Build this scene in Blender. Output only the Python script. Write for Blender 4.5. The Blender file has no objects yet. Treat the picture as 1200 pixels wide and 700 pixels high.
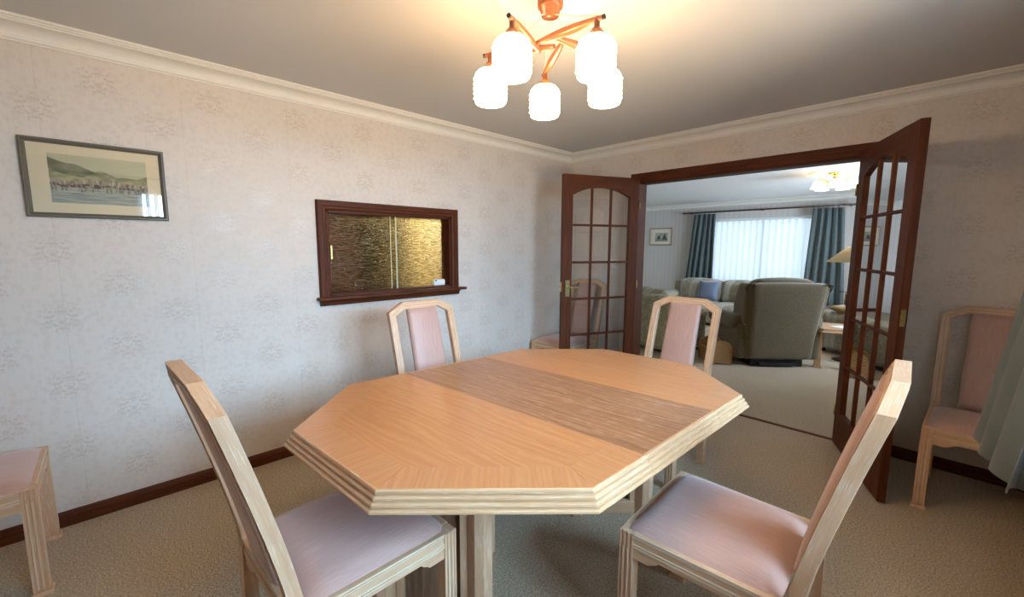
import bpy, math, random
from mathutils import Vector, Matrix, noise as mnoise
random.seed(7)
SC = bpy.context.scene
COL = SC.collection
PI = math.pi
R = math.radians

# ------------------------------------------------------------------ camera
cam = bpy.data.cameras.new('camera'); camo = bpy.data.objects.new('camera', cam); COL.objects.link(camo)
cam.sensor_width = 36; cam.lens = 493.13 / 1200 * 36; cam.clip_start = .02; cam.clip_end = 60
yaw, pitch, roll = .8056, -.1233, .0034
f = Vector((-math.sin(yaw)*math.cos(pitch), math.cos(yaw)*math.cos(pitch), math.sin(pitch)))
r0 = Vector((math.cos(yaw), math.sin(yaw), 0)); u0 = r0.cross(f)
r = r0*math.cos(roll) + u0*math.sin(roll); u = -r0*math.sin(roll) + u0*math.cos(roll)
M = Matrix(((r.x, u.x, -f.x, 2.9856), (r.y, u.y, -f.y, -3.7549), (r.z, u.z, -f.z, 1.4114), (0, 0, 0, 1)))
camo.matrix_world = M
SC.camera = camo

# ------------------------------------------------------------------ world, daylight, added fills, exposure
w = bpy.data.worlds.new('world'); SC.world = w; w.use_nodes = True
w.node_tree.nodes['Background'].inputs[0].default_value = (.78, .88, 1, 1)
w.node_tree.nodes['Background'].inputs[1].default_value = .6

def area(name, loc, rot, sx, sy, power, col):
    l = bpy.data.lights.new(name, 'AREA'); l.shape = 'RECTANGLE'; l.size = sx; l.size_y = sy
    l.energy = power; l.color = col
    o = bpy.data.objects.new(name, l); COL.objects.link(o); o.location = loc; o.rotation_euler = rot
    return o
DAY = (.38, .66, .98)
area('daylight_dining', (6.0, -2.8, 2.75), (0, R(72), 0), 2.4, 5.2, 1300, DAY)
area('ground_bounce_fill', (5.6, -2.8, .35), (0, R(118), 0), 1.0, 5.2, 300, (1, .91, .74))  # added upward fill lifting the ceiling, stands in for ground-reflected light
area('daylight_lounge', (.2, 6.55, 1.45), (R(-90), 0, 0), 2.3, 1.7, 24, (.66, .84, 1))
area('lounge_side_fill', (4.75, 3.5, 1.25), (0, R(100), 0), 1.6, 3.0, 500, (.68, .83, 1))  # added fill from the unseen right side, brightens the lounge interior

SC.view_settings.view_transform = 'Standard'
SC.view_settings.look = 'None'
SC.view_settings.gamma = 1
SC.view_settings.use_curve_mapping = False
SC.view_settings.exposure = 0.55
LAMP = (1.0, .66, .34); LAMP_L = 19.5

# ------------------------------------------------------------------ material helper
class NT:
    def __init__(s, name):
        s.m = bpy.data.materials.new(name); s.m.use_nodes = True; s.t = s.m.node_tree
        s.b = s.t.nodes['Principled BSDF']; s.out = s.t.nodes['Material Output']
    def n(s, typ, ins=None, **props):
        nd = s.t.nodes.new(typ)
        for k, v in props.items(): setattr(nd, k, v)
        for k, v in (ins or {}).items():
            s.put(nd.inputs[k], v)
        return nd
    def put(s, inp, v):
        if hasattr(v, 'is_output') or isinstance(v, bpy.types.NodeSocket): s.t.links.new(v, inp)
        else:
            if isinstance(v, (tuple, list)) and len(v) == 3 and inp.type == 'RGBA': v = (*v, 1)
            inp.default_value = v
    def math(s, op, a, b=None, c=None, clamp=False):
        nd = s.t.nodes.new('ShaderNodeMath'); nd.operation = op; nd.use_clamp = clamp
        s.put(nd.inputs[0], a)
        if b is not None: s.put(nd.inputs[1], b)
        if c is not None: s.put(nd.inputs[2], c)
        return nd.outputs[0]
    def obj(s): return s.n('ShaderNodeTexCoord').outputs['Object']
    def uv(s): return s.n('ShaderNodeTexCoord').outputs['UV']
    def map(s, v, scale=(1, 1, 1), loc=(0, 0, 0)):
        return s.n('ShaderNodeMapping', {'Vector': v, 'Scale': scale, 'Location': loc}).outputs[0]
    def noise(s, v, scale=5, detail=2, rough=.5, dist=0):
        return s.n('ShaderNodeTexNoise', {'Vector': v, 'Scale': scale, 'Detail': detail, 'Roughness': rough, 'Distortion': dist}).outputs[0]
    def ramp(s, v, a, b, lo=0.0, hi=1.0):
        return s.n('ShaderNodeMapRange', {'Value': v, 'From Min': a, 'From Max': b, 'To Min': lo, 'To Max': hi}, interpolation_type='SMOOTHSTEP').outputs[0]
    def mix(s, fac, a, b):
        nd = s.t.nodes.new('ShaderNodeMix'); nd.data_type = 'RGBA'
        s.put(nd.inputs[0], fac); s.put(nd.inputs[6], a); s.put(nd.inputs[7], b)
        return nd.outputs[2]
    def xyz(s, v):
        o = s.n('ShaderNodeSeparateXYZ', {0: v}).outputs; return o[0], o[1], o[2]
    def comb(s, x, y, z=0.0):
        return s.n('ShaderNodeCombineXYZ', {0: x, 1: y, 2: z}).outputs[0]
    def bump(s, h, strength=.3, dist=.002):
        s.put(s.b.inputs['Normal'], s.n('ShaderNodeBump', {'Height': h, 'Strength': strength, 'Distance': dist}).outputs[0])
    def set(s, **k):
        for a, v in k.items():
            s.put(s.b.inputs[{'col': 'Base Color', 'rough': 'Roughness', 'metal': 'Metallic', 'coat': 'Coat Weight', 'coatr': 'Coat Roughness',
                              'spec': 'Specular IOR Level', 'sheen': 'Sheen Weight', 'ecol': 'Emission Color', 'estr': 'Emission Strength',
                              'trans': 'Transmission Weight', 'ior': 'IOR'}[a]], v)
        return s

def flat(name, col, rough=.5, metal=0, noise_amt=.06, **k):
    t = NT(name)
    nz = t.noise(t.obj(), 14, 3)
    c2 = tuple(c*(1-noise_amt*2) for c in col)
    t.set(col=t.mix(nz, col, c2), rough=rough, metal=metal, **k)
    return t.m

def wood(name, ca, cb, lime=None, lime_amt=0., band=34., rough=.38, coat=.25, spec=.5):
    t = NT(name); uv = t.uv()
    x, y, _ = t.xyz(uv)
    warp = t.noise(t.comb(t.math('MULTIPLY', x, 1.6), t.math('MULTIPLY', y, 9)), 1, 2)
    yy = t.math('ADD', t.math('MULTIPLY', y, band), t.math('MULTIPLY', warp, 5.0))
    rings = t.math('ADD', t.math('MULTIPLY', t.math('SINE', t.math('MULTIPLY', yy, 6.28)), .5), .5)
    streak = t.noise(t.comb(t.math('MULTIPLY', x, 7), t.math('MULTIPLY', y, 190)), 1, 3, .6)
    broad = t.noise(t.comb(t.math('MULTIPLY', x, 2.2), t.math('MULTIPLY', y, 48)), 1, 2)
    fac = t.math('ADD', t.math('MULTIPLY', rings, .15), t.math('ADD', t.math('MULTIPLY', streak, .42), t.math('MULTIPLY', broad, .52)))
    col = t.mix(t.ramp(fac, .28, .86), cb, ca)
    if lime:
        pore = t.noise(t.comb(t.math('MULTIPLY', x, 16), t.math('MULTIPLY', y, 420)), 1, 2, .5)
        pm = t.math('MULTIPLY', t.ramp(pore, .54, .68), t.math('MULTIPLY', t.ramp(rings, .15, .8, .35, 1), lime_amt))
        col = t.mix(pm, col, lime)
    t.set(col=col, rough=rough, coat=coat, coatr=.25, spec=spec)
    t.bump(streak, .12, .001)
    return t.m

MAT = {}
MAT['oak_top'] = wood('oak_top', (.56, .255, .098), (.44, .18, .062), (.62, .38, .22), .45, rough=.30, coat=.4)
MAT['oak_band'] = wood('oak_band', (.56, .265, .105), (.46, .195, .075), (.64, .39, .22), .35, band=46, rough=.30, coat=.4)
MAT['oak_leaf'] = wood('oak_leaf', (.42, .20, .085), (.23, .095, .042), (.56, .41, .29), .75, rough=.33, coat=.35)
MAT['oak_panel_shaded'] = wood('oak_panel_shaded', (.22, .115, .06), (.13, .06, .028), (.34, .27, .2), .4)  # pedestal panel oak, colour darkened to carry the shade under the table
MAT['oak_edge'] = wood('oak_edge', (.62, .39, .21), (.50, .28, .14), (.80, .72, .58), .5, band=12)
MAT['oak_chair'] = wood('oak_chair', (.62, .39, .235), (.52, .30, .165), (.78, .68, .55), .55, band=10, rough=.42)
MAT['oak_lime'] = wood('oak_lime', (.72, .56, .40), (.58, .43, .28), (.82, .74, .62), .5, band=6, rough=.42)
MAT['mahogany'] = wood('mahogany', (.120, .032, .010), (.062, .016, .005), band=14, rough=.5, coat=.0, spec=.18)
MAT['mahogany_dark'] = wood('mahogany_dark', (.105, .028, .010), (.06, .015, .006), band=14, rough=.5, coat=.0, spec=.18)
MAT['pole_wood'] = wood('pole_wood', (.07, .018, .010), (.04, .010, .006), band=14, rough=.4)
MAT['brass'] = flat('brass', (.80, .58, .22), .25, 1.0, .03)
MAT['aged_brass'] = flat('aged_brass', (.55, .42, .18), .35, 1.0, .05)
MAT['black_metal'] = flat('black_metal', (.015, .015, .017), .4, .3)
MAT['copper_wood'] = wood('copper_wood', (.30, .095, .032), (.19, .055, .018), band=30, rough=.35, coat=.3)
MAT['cable'] = flat('cable', (.75, .68, .55), .4)
MAT['white_plastic'] = flat('white_plastic', (.82, .83, .80), .35)
MAT['plaster'] = flat('plaster', (.78, .75, .69), .75, 0, .01)
MAT['upvc'] = flat('upvc', (.85, .86, .87), .3)
MAT['papers'] = flat('papers', (.85, .83, .78), .6)
MAT['mat_card'] = flat('mat_card', (.72, .60, .40), .85, 0, .02)
MAT['mat_cream'] = flat('mat_cream', (.74, .70, .58), .85, 0, .02)
MAT['frame_grey'] = wood('frame_grey', (.135, .115, .08), (.10, .082, .056), band=30, rough=.5)
MAT['frame_gold'] = wood('frame_gold', (.42, .25, .10), (.30, .17, .07), band=30, rough=.4)
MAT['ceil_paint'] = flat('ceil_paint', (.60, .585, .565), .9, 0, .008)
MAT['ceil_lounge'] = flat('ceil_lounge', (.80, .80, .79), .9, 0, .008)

def wallpaper():
    t = NT('damask_wallpaper'); x, y, z = t.xyz(t.obj())
    s = t.math('ADD', x, y); W, H = .225, .33
    sc = t.math('DIVIDE', s, W); col = t.math('FLOOR', sc)
    odd = t.math('MODULO', t.math('ABSOLUTE', col), 2.0)
    lx = t.math('SUBTRACT', t.math('FRACT', sc), .5)
    tz = t.math('ADD', t.math('DIVIDE', t.math('ADD', z, 10), H), t.math('MULTIPLY', odd, .5))
    ly = t.math('SUBTRACT', t.math('FRACT', tz), .5)
    ax = t.math('ABSOLUTE', lx)
    rx = t.math('MULTIPLY', ax, W); ry = t.math('MULTIPLY', ly, H)
    wob = t.noise(t.comb(rx, ry), 60, 2)
    rr = t.math('SQRT', t.math('ADD', t.math('POWER', t.math('MULTIPLY', rx, 1.0), 2), t.math('POWER', t.math('MULTIPLY', ry, 1.1), 2)))
    mask = t.ramp(t.math('ADD', rr, t.math('MULTIPLY', t.math('SUBTRACT', wob, .5), .07)), .058, .092, 1, 0)
    vor = t.n('ShaderNodeTexVoronoi', {'Vector': t.comb(rx, ry), 'Scale': 66.0, 'Randomness': .8}).outputs[0]
    dots = t.ramp(vor, .36, .62, 1, 0)
    flower = t.math('MULTIPLY', mask, dots)
    spray_v = t.n('ShaderNodeTexVoronoi', {'Vector': t.map(t.obj(), (1, 1, .6)), 'Scale': 60.0}).outputs[0]
    sprig = t.math('MULTIPLY', t.ramp(spray_v, .15, .35, 1, 0), t.ramp(t.noise(t.obj(), 9, 2), .52, .62))
    v2 = t.n('ShaderNodeTexVoronoi', {'Vector': t.comb(rx, t.math('MULTIPLY', ry, 1.0), col), 'Scale': 34.0}).outputs[0]
    haze = t.math('MULTIPLY', t.ramp(v2, .30, .55, 1, 0), .34)
    flower = t.math('MAXIMUM', flower, haze)
    pat = t.math('ADD', flower, t.math('MULTIPLY', sprig, .45), clamp=True)
    silk = t.noise(t.map(t.obj(), (260, 260, 8)), 1, 2)
    seam = t.math('ABSOLUTE', t.math('SUBTRACT', t.math('FRACT', t.math('DIVIDE', t.math('ADD', s, 10.02), .53)), .5))
    seamm = t.ramp(seam, .0, .0035, 1, 0)
    base = t.mix(silk, (.69, .62, .55), (.625, .555, .485))
    c = t.mix(t.math('MULTIPLY', pat, .52), base, (.49, .395, .32))
    c = t.mix(t.math('MULTIPLY', seamm, .35), c, (.35, .3, .26))
    t.set(col=c, rough=t.ramp(pat, 0, 1, .58, .30), spec=.5)
    t.bump(t.math('ADD', pat, t.math('MULTIPLY', silk, .3)), .22, .0012)
    return t.m
MAT['wallpaper'] = wallpaper()
def stripe_paper():
    t = NT('striped_wallpaper'); x, y, z = t.xyz(t.obj())
    s = t.math('ADD', x, y)
    a = t.math('SINE', t.math('MULTIPLY', s, 62)); b = t.ramp(a, -.3, .3)
    n = t.noise(t.map(t.obj(), (30, 30, 4)), 1, 2)
    t.set(col=t.mix(t.math('ADD', t.math('MULTIPLY', b, .7), t.math('MULTIPLY', n, .3)), (.60, .565, .535), (.555, .52, .49)), rough=.6)
    return t.m
MAT['stripe_paper'] = stripe_paper()
def carpet():
    t = NT('carpet_pile'); o = t.obj()
    a = t.noise(o, 130, 3, .7); b = t.noise(o, 420, 2, .6); c = t.noise(o, 2.2, 2)
    f_ = t.math('ADD', t.math('MULTIPLY', a, .55), t.math('MULTIPLY', b, .45))
    col = t.mix(t.ramp(f_, .38, .62), (.18, .130, .080), (.66, .52, .36))
    col = t.mix(t.math('MULTIPLY', t.ramp(c, .3, .7), .25), col, (.35, .27, .18))
    t.set(col=col, rough=.95, sheen=.15, spec=.15)
    t.bump(f_, .7, .006)
    return t.m
MAT['carpet'] = carpet()
def silk(name, ca, cb, axis_scale):
    t = NT(name); uv = t.uv()
    n1 = t.noise(t.map(uv, axis_scale), 1, 3, .6)
    n2 = t.noise(t.obj(), 9, 2)
    c = t.mix(t.ramp(n1, .3, .7), ca, cb)
    c = t.mix(t.math('MULTIPLY', n2, .2), c, tuple(v*.8 for v in cb))
    t.set(col=c, rough=.45, sheen=.4, spec=.4)
    t.bump(n1, .15, .001)
    return t.m
MAT['pink_silk'] = silk('pink_silk', (.54, .335, .275), (.44, .265, .215), (10, 330, 1))
def plush():
    t = NT('olive_chenille'); o = t.obj()
    a = t.noise(t.map(o, (40, 40, 160)), 1, 3); b = t.noise(o, 5, 3)
    c = t.mix(t.ramp(a, .3, .7), (.070, .050, .022), (.115, .086, .042))
    c = t.mix(t.math('MULTIPLY', b, .35), c, (.125, .096, .05))
    t.set(col=c, rough=.85, sheen=.35, spec=.2); t.bump(a, .5, .004); return t.m
MAT['olive'] = plush()
def floral(name, stripes):
    t = NT(name); o = t.obj(); x, y, z = t.xyz(o)
    v = t.n('ShaderNodeTexVoronoi', {'Vector': o, 'Scale': 14.0}).outputs[0]
    n = t.noise(o, 22, 3, .6, 1.5)
    c = t.mix(t.ramp(n, .44, .56), (.38, .335, .235), (.235, .215, .15))
    c = t.mix(t.math('MULTIPLY', t.ramp(v, .12, .3, 1, 0), .6), c, (.32, .25, .16))
    if stripes:
        s = t.math('FRACT', t.math('MULTIPLY', t.math('ADD', x, y), 3.4))
        c = t.mix(t.ramp(t.math('ABSOLUTE', t.math('SUBTRACT', s, .5)), .22, .25), c, (.44, .42, .37))
        s2 = t.math('FRACT', t.math('MULTIPLY', t.math('ADD', x, y), 13.6))
        c = t.mix(t.math('MULTIPLY', t.ramp(t.math('ABSOLUTE', t.math('SUBTRACT', s2, .5)), .4, .44), .6), c, (.22, .25, .26))
    t.set(col=c, rough=.85, sheen=.2); t.bump(n, .3, .003); return t.m
MAT['floral'] = floral('floral_fabric', False); MAT['floral_stripe'] = floral('floral_stripe_fabric', True)
def fabric(name, ca, cb, transl=0.):
    t = NT(name); n = t.noise(t.map(t.obj(), (90, 90, 500)), 1, 2); n2 = t.noise(t.obj(), 25, 2)
    t.set(col=t.mix(t.math('ADD', t.math('MULTIPLY', n, .6), t.math('MULTIPLY', n2, .4)), ca, cb), rough=.8, sheen=.3)
    if transl:
        tr = t.n('ShaderNodeBsdfTranslucent', {'Color': ca}); mx = t.n('ShaderNodeMixShader', {0: transl, 1: t.b.outputs[0], 2: tr.outputs[0]})
        t.t.links.new(mx.outputs[0], t.out.inputs[0])
    t.bump(n, .3, .002); return t.m
MAT['teal_curtain'] = fabric('teal_curtain', (.105, .14, .14), (.06, .088, .092), .05)
MAT['dining_curtain'] = fabric('dining_curtain', (.17, .20, .195), (.12, .145, .145), .04)
MAT['blue_cushion'] = fabric('blue_cushion', (.16, .20, .29), (.10, .13, .20))
MAT['blind'] = fabric('blind_fabric', (.86, .90, .92), (.78, .84, .88), .5)
MAT['mustard'] = fabric('mustard_fabric', (.36, .24, .09), (.25, .16, .06))
MAT['lampshade'] = fabric('lampshade_fabric', (.95, .82, .58), (.90, .76, .52), .55)
MAT['kitchen_wall'] = flat('kitchen_wall', (.88, .80, .50), .8)
MAT['kitchen_dark'] = flat('kitchen_dark', (.10, .085, .04), .6, 0, .3)
MAT['kitchen_brown'] = wood('kitchen_brown', (.22, .09, .045), (.14, .055, .03), band=10)
MAT['kitchen_floor'] = flat('kitchen_floor', (.3, .24, .16), .5)
def wicker():
    t = NT('wicker_weave'); x, y, z = t.xyz(t.obj())
    a = t.math('SINE', t.math('MULTIPLY', z, 230)); b = t.math('SINE', t.math('MULTIPLY', t.math('ADD', x, y), 150))
    p_ = t.math('MULTIPLY', a, b)
    t.set(col=t.mix(t.ramp(p_, -.5, .5), (.20, .10, .035), (.42, .24, .09)), rough=.6); t.bump(p_, .6, .004); return t.m
MAT['wicker'] = wicker()
def glass(name, tint=(1, 1, 1), refl=.10, rough=.0):
    # thin pane: mostly straight-through with a mirror share
    t = NT(name)
    tr = t.n('ShaderNodeBsdfTransparent', {'Color': (*tint, 1)})
    gl = t.n('ShaderNodeBsdfGlossy', {'Color': (1, 1, 1, 1), 'Roughness': rough})
    fr = t.n('ShaderNodeFresnel', {'IOR': 1.5})
    k = t.math('MULTIPLY_ADD', fr.outputs[0], 1.0, refl, clamp=True)
    mx = t.n('ShaderNodeMixShader', {0: k, 1: tr.outputs[0], 2: gl.outputs[0]})
    t.t.links.new(mx.outputs[0], t.out.inputs[0]); return t.m
MAT['pane'] = glass('clear_pane', (.99, .99, .98), .0)
MAT['picture_glass'] = glass('picture_glass', (1, 1, 1), .02)
def ripple():
    t = NT('amber_ripple_glass'); x, y, z = t.xyz(t.obj())
    n = t.noise(t.comb(t.math('MULTIPLY', y, 16), t.math('MULTIPLY', z, 170)), 1, 2, .5, .3)
    n2 = t.noise(t.comb(t.math('MULTIPLY', y, 60), t.math('MULTIPLY', z, 60)), 1, 2)
    t.set(col=t.mix(t.ramp(n, .38, .62), (.60, .48, .26), (.99, .95, .76)), rough=.04, trans=1.0, ior=1.3)
    t.bump(t.math('ADD', n, t.math('MULTIPLY', n2, .35)), 1.0, .007); return t.m
MAT['ripple'] = ripple()
def glow(name, col, strength):
    t = NT(name)
    lw = t.n('ShaderNodeTexNoise', {'Scale': 60.0}).outputs[0]
    t.set(col=(.9, .88, .82), rough=.3, ecol=col, estr=t.ramp(lw, 0, 1, strength*.92, strength*1.08)); return t.m
MAT['shade_glow'] = glow('opal_shade_lit', (*LAMP, 1), LAMP_L)
MAT['shade_glow_far'] = glow('opal_shade_lit_far', (*LAMP, 1), 5.5)
MAT['kitchen_glow'] = glow('kitchen_lamp_lit', (1, .90, .68, 1), 100.0)
def vcol(name):
    t = NT(name); a = t.n('ShaderNodeVertexColor', layer_name='Col')
    t.set(col=a.outputs[0], rough=.8); return t.m
MAT['print'] = vcol('watercolour_print')

# ------------------------------------------------------------------ mesh helper
class MB:
    def __init__(s, g=(0, 0, 1)):
        s.v = []; s.f = []; s.uv = []; s.sm = []; s.g = Vector(g); s.off = (random.random()*7, random.random()*7)
    def face(s, pts, g=None, smooth=False, idx=None):
        pts = [Vector(p) for p in pts]; g = Vector(g) if g is not None else s.g
        n = Vector((0, 0, 0))
        for i in range(len(pts)): n += (pts[i]-pts[0]).cross(pts[(i+1) % len(pts)]-pts[0])
        if n.length < 1e-12: n = Vector((0, 0, 1))
        n.normalize(); v = g.cross(n)
        if v.length < .2: v = Vector((n.y, n.z, n.x)).cross(n); gg = v.cross(n)
        else: gg = g
        v.normalize()
        s.uv.append([(p.dot(gg)+s.off[0], p.dot(v)+s.off[1]) for p in pts])
        if idx is None:
            b = len(s.v); s.v += pts; idx = list(range(b, b+len(pts)))
        s.f.append(idx); s.sm.append(smooth)
    def grid(s, P, smooth=True, closed_u=False, closed_v=False, g=None):
        nu, nv = len(P), len(P[0]); b = len(s.v)
        for row in P: s.v += [Vector(p) for p in row]
        for i in range(nu if closed_u else nu-1):
            for j in range(nv if closed_v else nv-1):
                i2 = (i+1) % nu; j2 = (j+1) % nv
                ids = [b+i*nv+j, b+i2*nv+j, b+i2*nv+j2, b+i*nv+j2]
                s.face([s.v[k] for k in ids], g, smooth, ids)
        s.last = b; return s
    def box(s, lo, hi, g=None):
        x0, y0, z0 = lo; x1, y1, z1 = hi
        P = [(x0, y0, z0), (x1, y0, z0), (x1, y1, z0), (x0, y1, z0), (x0, y0, z1), (x1, y0, z1), (x1, y1, z1), (x0, y1, z1)]
        b = len(s.v); s.v += [Vector(p) for p in P]
        for q in ((0, 3, 2, 1), (4, 5, 6, 7), (0, 1, 5, 4), (1, 2, 6, 5), (2, 3, 7, 6), (3, 0, 4, 7)):
            s.face([P[i] for i in q], g, False, [b+i for i in q])
        return s
    def prism(s, poly, z0, z1, to=None, g=None, poly1=None):
        """poly in 2D, extruded along third axis; to maps (a,b,c)->xyz"""
        to = to or (lambda a, b, c: (a, b, c)); poly1 = poly1 or poly
        n = len(poly); A = [Vector(to(*p, z0)) for p in poly]; B = [Vector(to(*p, z1)) for p in poly1]
        b = len(s.v); s.v += A + B
        s.face(A[::-1], g, False, [b+i for i in range(n)][::-1]); s.face(B, g, False, [b+n+i for i in range(n)])
        for i in range(n):
            j = (i+1) % n; s.face([A[i], A[j], B[j], B[i]], g, False, [b+i, b+j, b+n+j, b+n+i])
        return s
    def beam(s, p0, p1, prof, xdir, prof1=None):
        p0 = Vector(p0); p1 = Vector(p1); t = (p1-p0).normalized(); xd = Vector(xdir); xd = (xd-t*xd.dot(t)).normalized(); yd = t.cross(xd)
        prof1 = prof1 or prof; n = len(prof)
        A = [p0+xd*a+yd*b for a, b in prof]; B = [p1+xd*a+yd*b for a, b in prof1]
        b = len(s.v); s.v += A + B
        s.face(A[::-1], t, False, [b+i for i in range(n)][::-1]); s.face(B, t, False, [b+n+i for i in range(n)])
        for i in range(n):
            j = (i+1) % n; s.face([A[i], A[j], B[j], B[i]], t, False, [b+i, b+j, b+n+j, b+n+i])
        return s
    def sweep(s, path, prof, nrm, m0=None, m1=None, closed=False, prof_closed=True, smooth=False):
        """path: 3D polyline in a plane with normal nrm; prof (a,b): a along side (left-of-travel x nrm), b along nrm"""
        P = [Vector(p) for p in path]; nrm = Vector(nrm).normalized(); n = len(P); rings = []
        for i in range(n):
            tp = (P[i]-P[i-1]).normalized() if (i > 0 or closed) else None
            tn = (P[(i+1) % n]-P[i]).normalized() if (i < n-1 or closed) else None
            if tp is None: tp = tn
            if tn is None: tn = tp
            s1 = tp.cross(nrm); s2 = tn.cross(nrm); m = (s1+s2).normalized(); m = m / max(.3, m.dot(s1))
            if i == 0 and m0 is not None: m = Vector(m0)
            if i == n-1 and m1 is not None: m = Vector(m1)
            rings.append([P[i]+m*a+nrm*b for a, b in prof])
        b = len(s.v); k = len(prof)
        for rg in rings: s.v += rg
        for i in range(n if closed else n-1):
            i2 = (i+1) % n; t = (P[i2]-P[i]).normalized()
            for j in range(k if prof_closed else k-1):
                j2 = (j+1) % k; ids = [b+i*k+j, b+i2*k+j, b+i2*k+j2, b+i*k+j2]
                s.face([s.v[q] for q in ids], t, smooth, ids)
        if not closed and prof_closed:
            s.face(rings[0][::-1], nrm, False, [b+j for j in range(k)][::-1]); s.face(rings[-1], nrm, False, [b+(n-1)*k+j for j in range(k)])
        return s
    def lathe(s, prof, c=(0, 0, 0), seg=24, mod=None, axis=None, smooth=True):
        c = Vector(c); rows = []
        rot = Vector((0, 0, 1)).rotation_difference(Vector(axis)).to_matrix() if axis else Matrix.Identity(3)
        for i in range(seg):
            a = 2*PI*i/seg; row = []
            for rr, z in prof:
                q = rr*(mod(a, z) if mod else 1)
                row.append(c + rot @ Vector((q*math.cos(a), q*math.sin(a), z)))
            rows.append(row)
        s.grid(rows, smooth, closed_u=True); return s
    def tube(s, pts, rad, seg=8):
        P = [Vector(p) for p in pts]; rows = []; prev = None
        for i, p in enumerate(P):
            t = (P[min(i+1, len(P)-1)]-P[max(i-1, 0)]).normalized()
            if prev is None: prev = t.orthogonal().normalized()
            prev = (prev-t*prev.dot(t)).normalized(); q = t.cross(prev)
            rd = rad[i] if isinstance(rad, (list, tuple)) else rad
            rows.append([p+(prev*math.cos(2*PI*k/seg)+q*math.sin(2*PI*k/seg))*rd for k in range(seg)])
        s.grid(rows, True, closed_v=True, g=(P[-1]-P[0]).normalized()); b = s.last; n = len(P)
        s.face(rows[0], None, False, [b+k for k in range(seg)]); s.face(rows[-1][::-1], None, False, [b+(n-1)*seg+k for k in range(seg)][::-1])
        return s
    def rbox(s, lo, hi, rad=.04, n=4, puff=0., warp=None, rot=None):
        """rounded, slightly puffed box (upholstery)"""
        lo = Vector(lo); hi = Vector(hi); c = (lo+hi)/2; h = (hi-lo)/2; rad = min(rad, *[q*.98 for q in h])
        K = 8
        def sph(nx):
            q = Vector([max(-h[k]+rad, min(h[k]-rad, nx[k]*h[k])) for k in range(3)])
            d = Vector([nx[k]*h[k] for k in range(3)])-q
            if d.length > 1e-9: d = d.normalized()*rad
            out = q+d
            if puff:
                for k in range(3):
                    a_, b_ = (k+1) % 3, (k+2) % 3
                    ww = max(0, 1-(out[a_]/h[a_])**2)*max(0, 1-(out[b_]/h[b_])**2)
                    out[k] += math.copysign(puff*ww*(abs(nx[k]) > .97), nx[k])
            return out
        e = [1-(1-min(rad/max(h), .45))*0 for _ in range(1)]
        ts = [-1, -.97, -.9, -.78, -.5, 0, .5, .78, .9, .97, 1]
        for ax in range(3):
            for sg in (-1, 1):
                rows = []
                for a_ in ts:
                    row = []
                    for b_ in ts:
                        v = [0, 0, 0]; v[ax] = sg; v[(ax+1) % 3] = a_; v[(ax+2) % 3] = b_*sg
                        p = c+sph(v)
                        if warp: p = Vector(warp(p))
                        row.append(p)
                    rows.append(row)
                s.grid(rows, True)
        return s
    def map(s, fn):
        s.v = [Vector(fn(p)) for p in s.v]; return s
    def build(s, name, mat, parent=None, bevel=0, loc=None, weld=True):
        me = bpy.data.meshes.new(name); me.from_pydata([tuple(p) for p in s.v], [], s.f)
        uvl = me.uv_layers.new(name='UVMap'); k = 0
        for poly, uvs in zip(me.polygons, s.uv):
            for li, q in zip(poly.loop_indices, uvs): uvl.data[li].uv = q
        me.polygons.foreach_set('use_smooth', s.sm)
        me.materials.append(MAT[mat] if isinstance(mat, str) else mat)
        if any(s.sm) and weld:
            import bmesh
            bm = bmesh.new(); bm.from_mesh(me); bmesh.ops.remove_doubles(bm, verts=bm.verts, dist=1e-5)
            bmesh.ops.recalc_face_normals(bm, faces=bm.faces); bm.to_mesh(me); bm.free()
        me.validate(); me.update()
        o = bpy.data.objects.new(name, me); COL.objects.link(o)
        if parent: o.parent = parent
        if loc: o.location = loc
        if bevel:
            b = o.modifiers.new('bevel', 'BEVEL'); b.width = bevel; b.segments = 2; b.limit_method = 'ANGLE'; b.angle_limit = R(40)
        return o

def thing(name, label, cat, loc=(0, 0, 0), rz=0, group=None, kind=None):
    o = bpy.data.objects.new(name, None); COL.objects.link(o); o.location = loc; o.rotation_euler = (0, 0, rz); o.empty_display_size = .1
    return tag(o, label, cat, group, kind)
def tag(o, label=None, cat=None, group=None, kind=None):
    if label: o['label'] = label
    if cat: o['category'] = cat
    if group: o['group'] = group
    if kind: o['kind'] = kind
    return o
def struct(o, label=None, cat=None): return tag(o, label, cat, None, 'structure')
def dup(root, loc, rz, label, group=None, scale=None):
    c = root.copy(); COL.objects.link(c); c.location = loc; c.rotation_euler = (0, 0, rz); c['label'] = label
    if group: c['group'] = group
    if scale: c.scale = (scale,)*3
    for ch in list(root.children):
        d = ch.copy(); COL.objects.link(d); d.parent = c
        for gc in list(ch.children):
            e = gc.copy(); COL.objects.link(e); e.parent = d
    return c
def circ(rad, n=10): return [(rad*math.cos(2*PI*i/n), rad*math.sin(2*PI*i/n)) for i in range(n)]
def rect(w, d): return [(-w/2, -d/2), (w/2, -d/2), (w/2, d/2), (-w/2, d/2)]

# ================================================================== STRUCTURE
H = 2.4; XR = 3.5; YB = -4.95; T = .12
LX0, LX1, LY1 = -3.4, 4.2, 6.2
struct(MB((1, 0, 0)).box((LX0-.2, YB-T, -.1), (LX1+.2, LY1+.2, 0)).build('floor', 'carpet'), 'beige-grey loop pile carpet running through both rooms', 'floor')
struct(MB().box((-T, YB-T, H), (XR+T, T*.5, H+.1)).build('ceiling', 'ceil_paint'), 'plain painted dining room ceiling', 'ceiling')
struct(MB().box((LX0-T, T*.5, H), (LX1+T, LY1+T, H+.1)).build('ceiling_lounge', 'ceil_lounge'), 'white lounge ceiling beyond the double doorway', 'ceiling')
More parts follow.
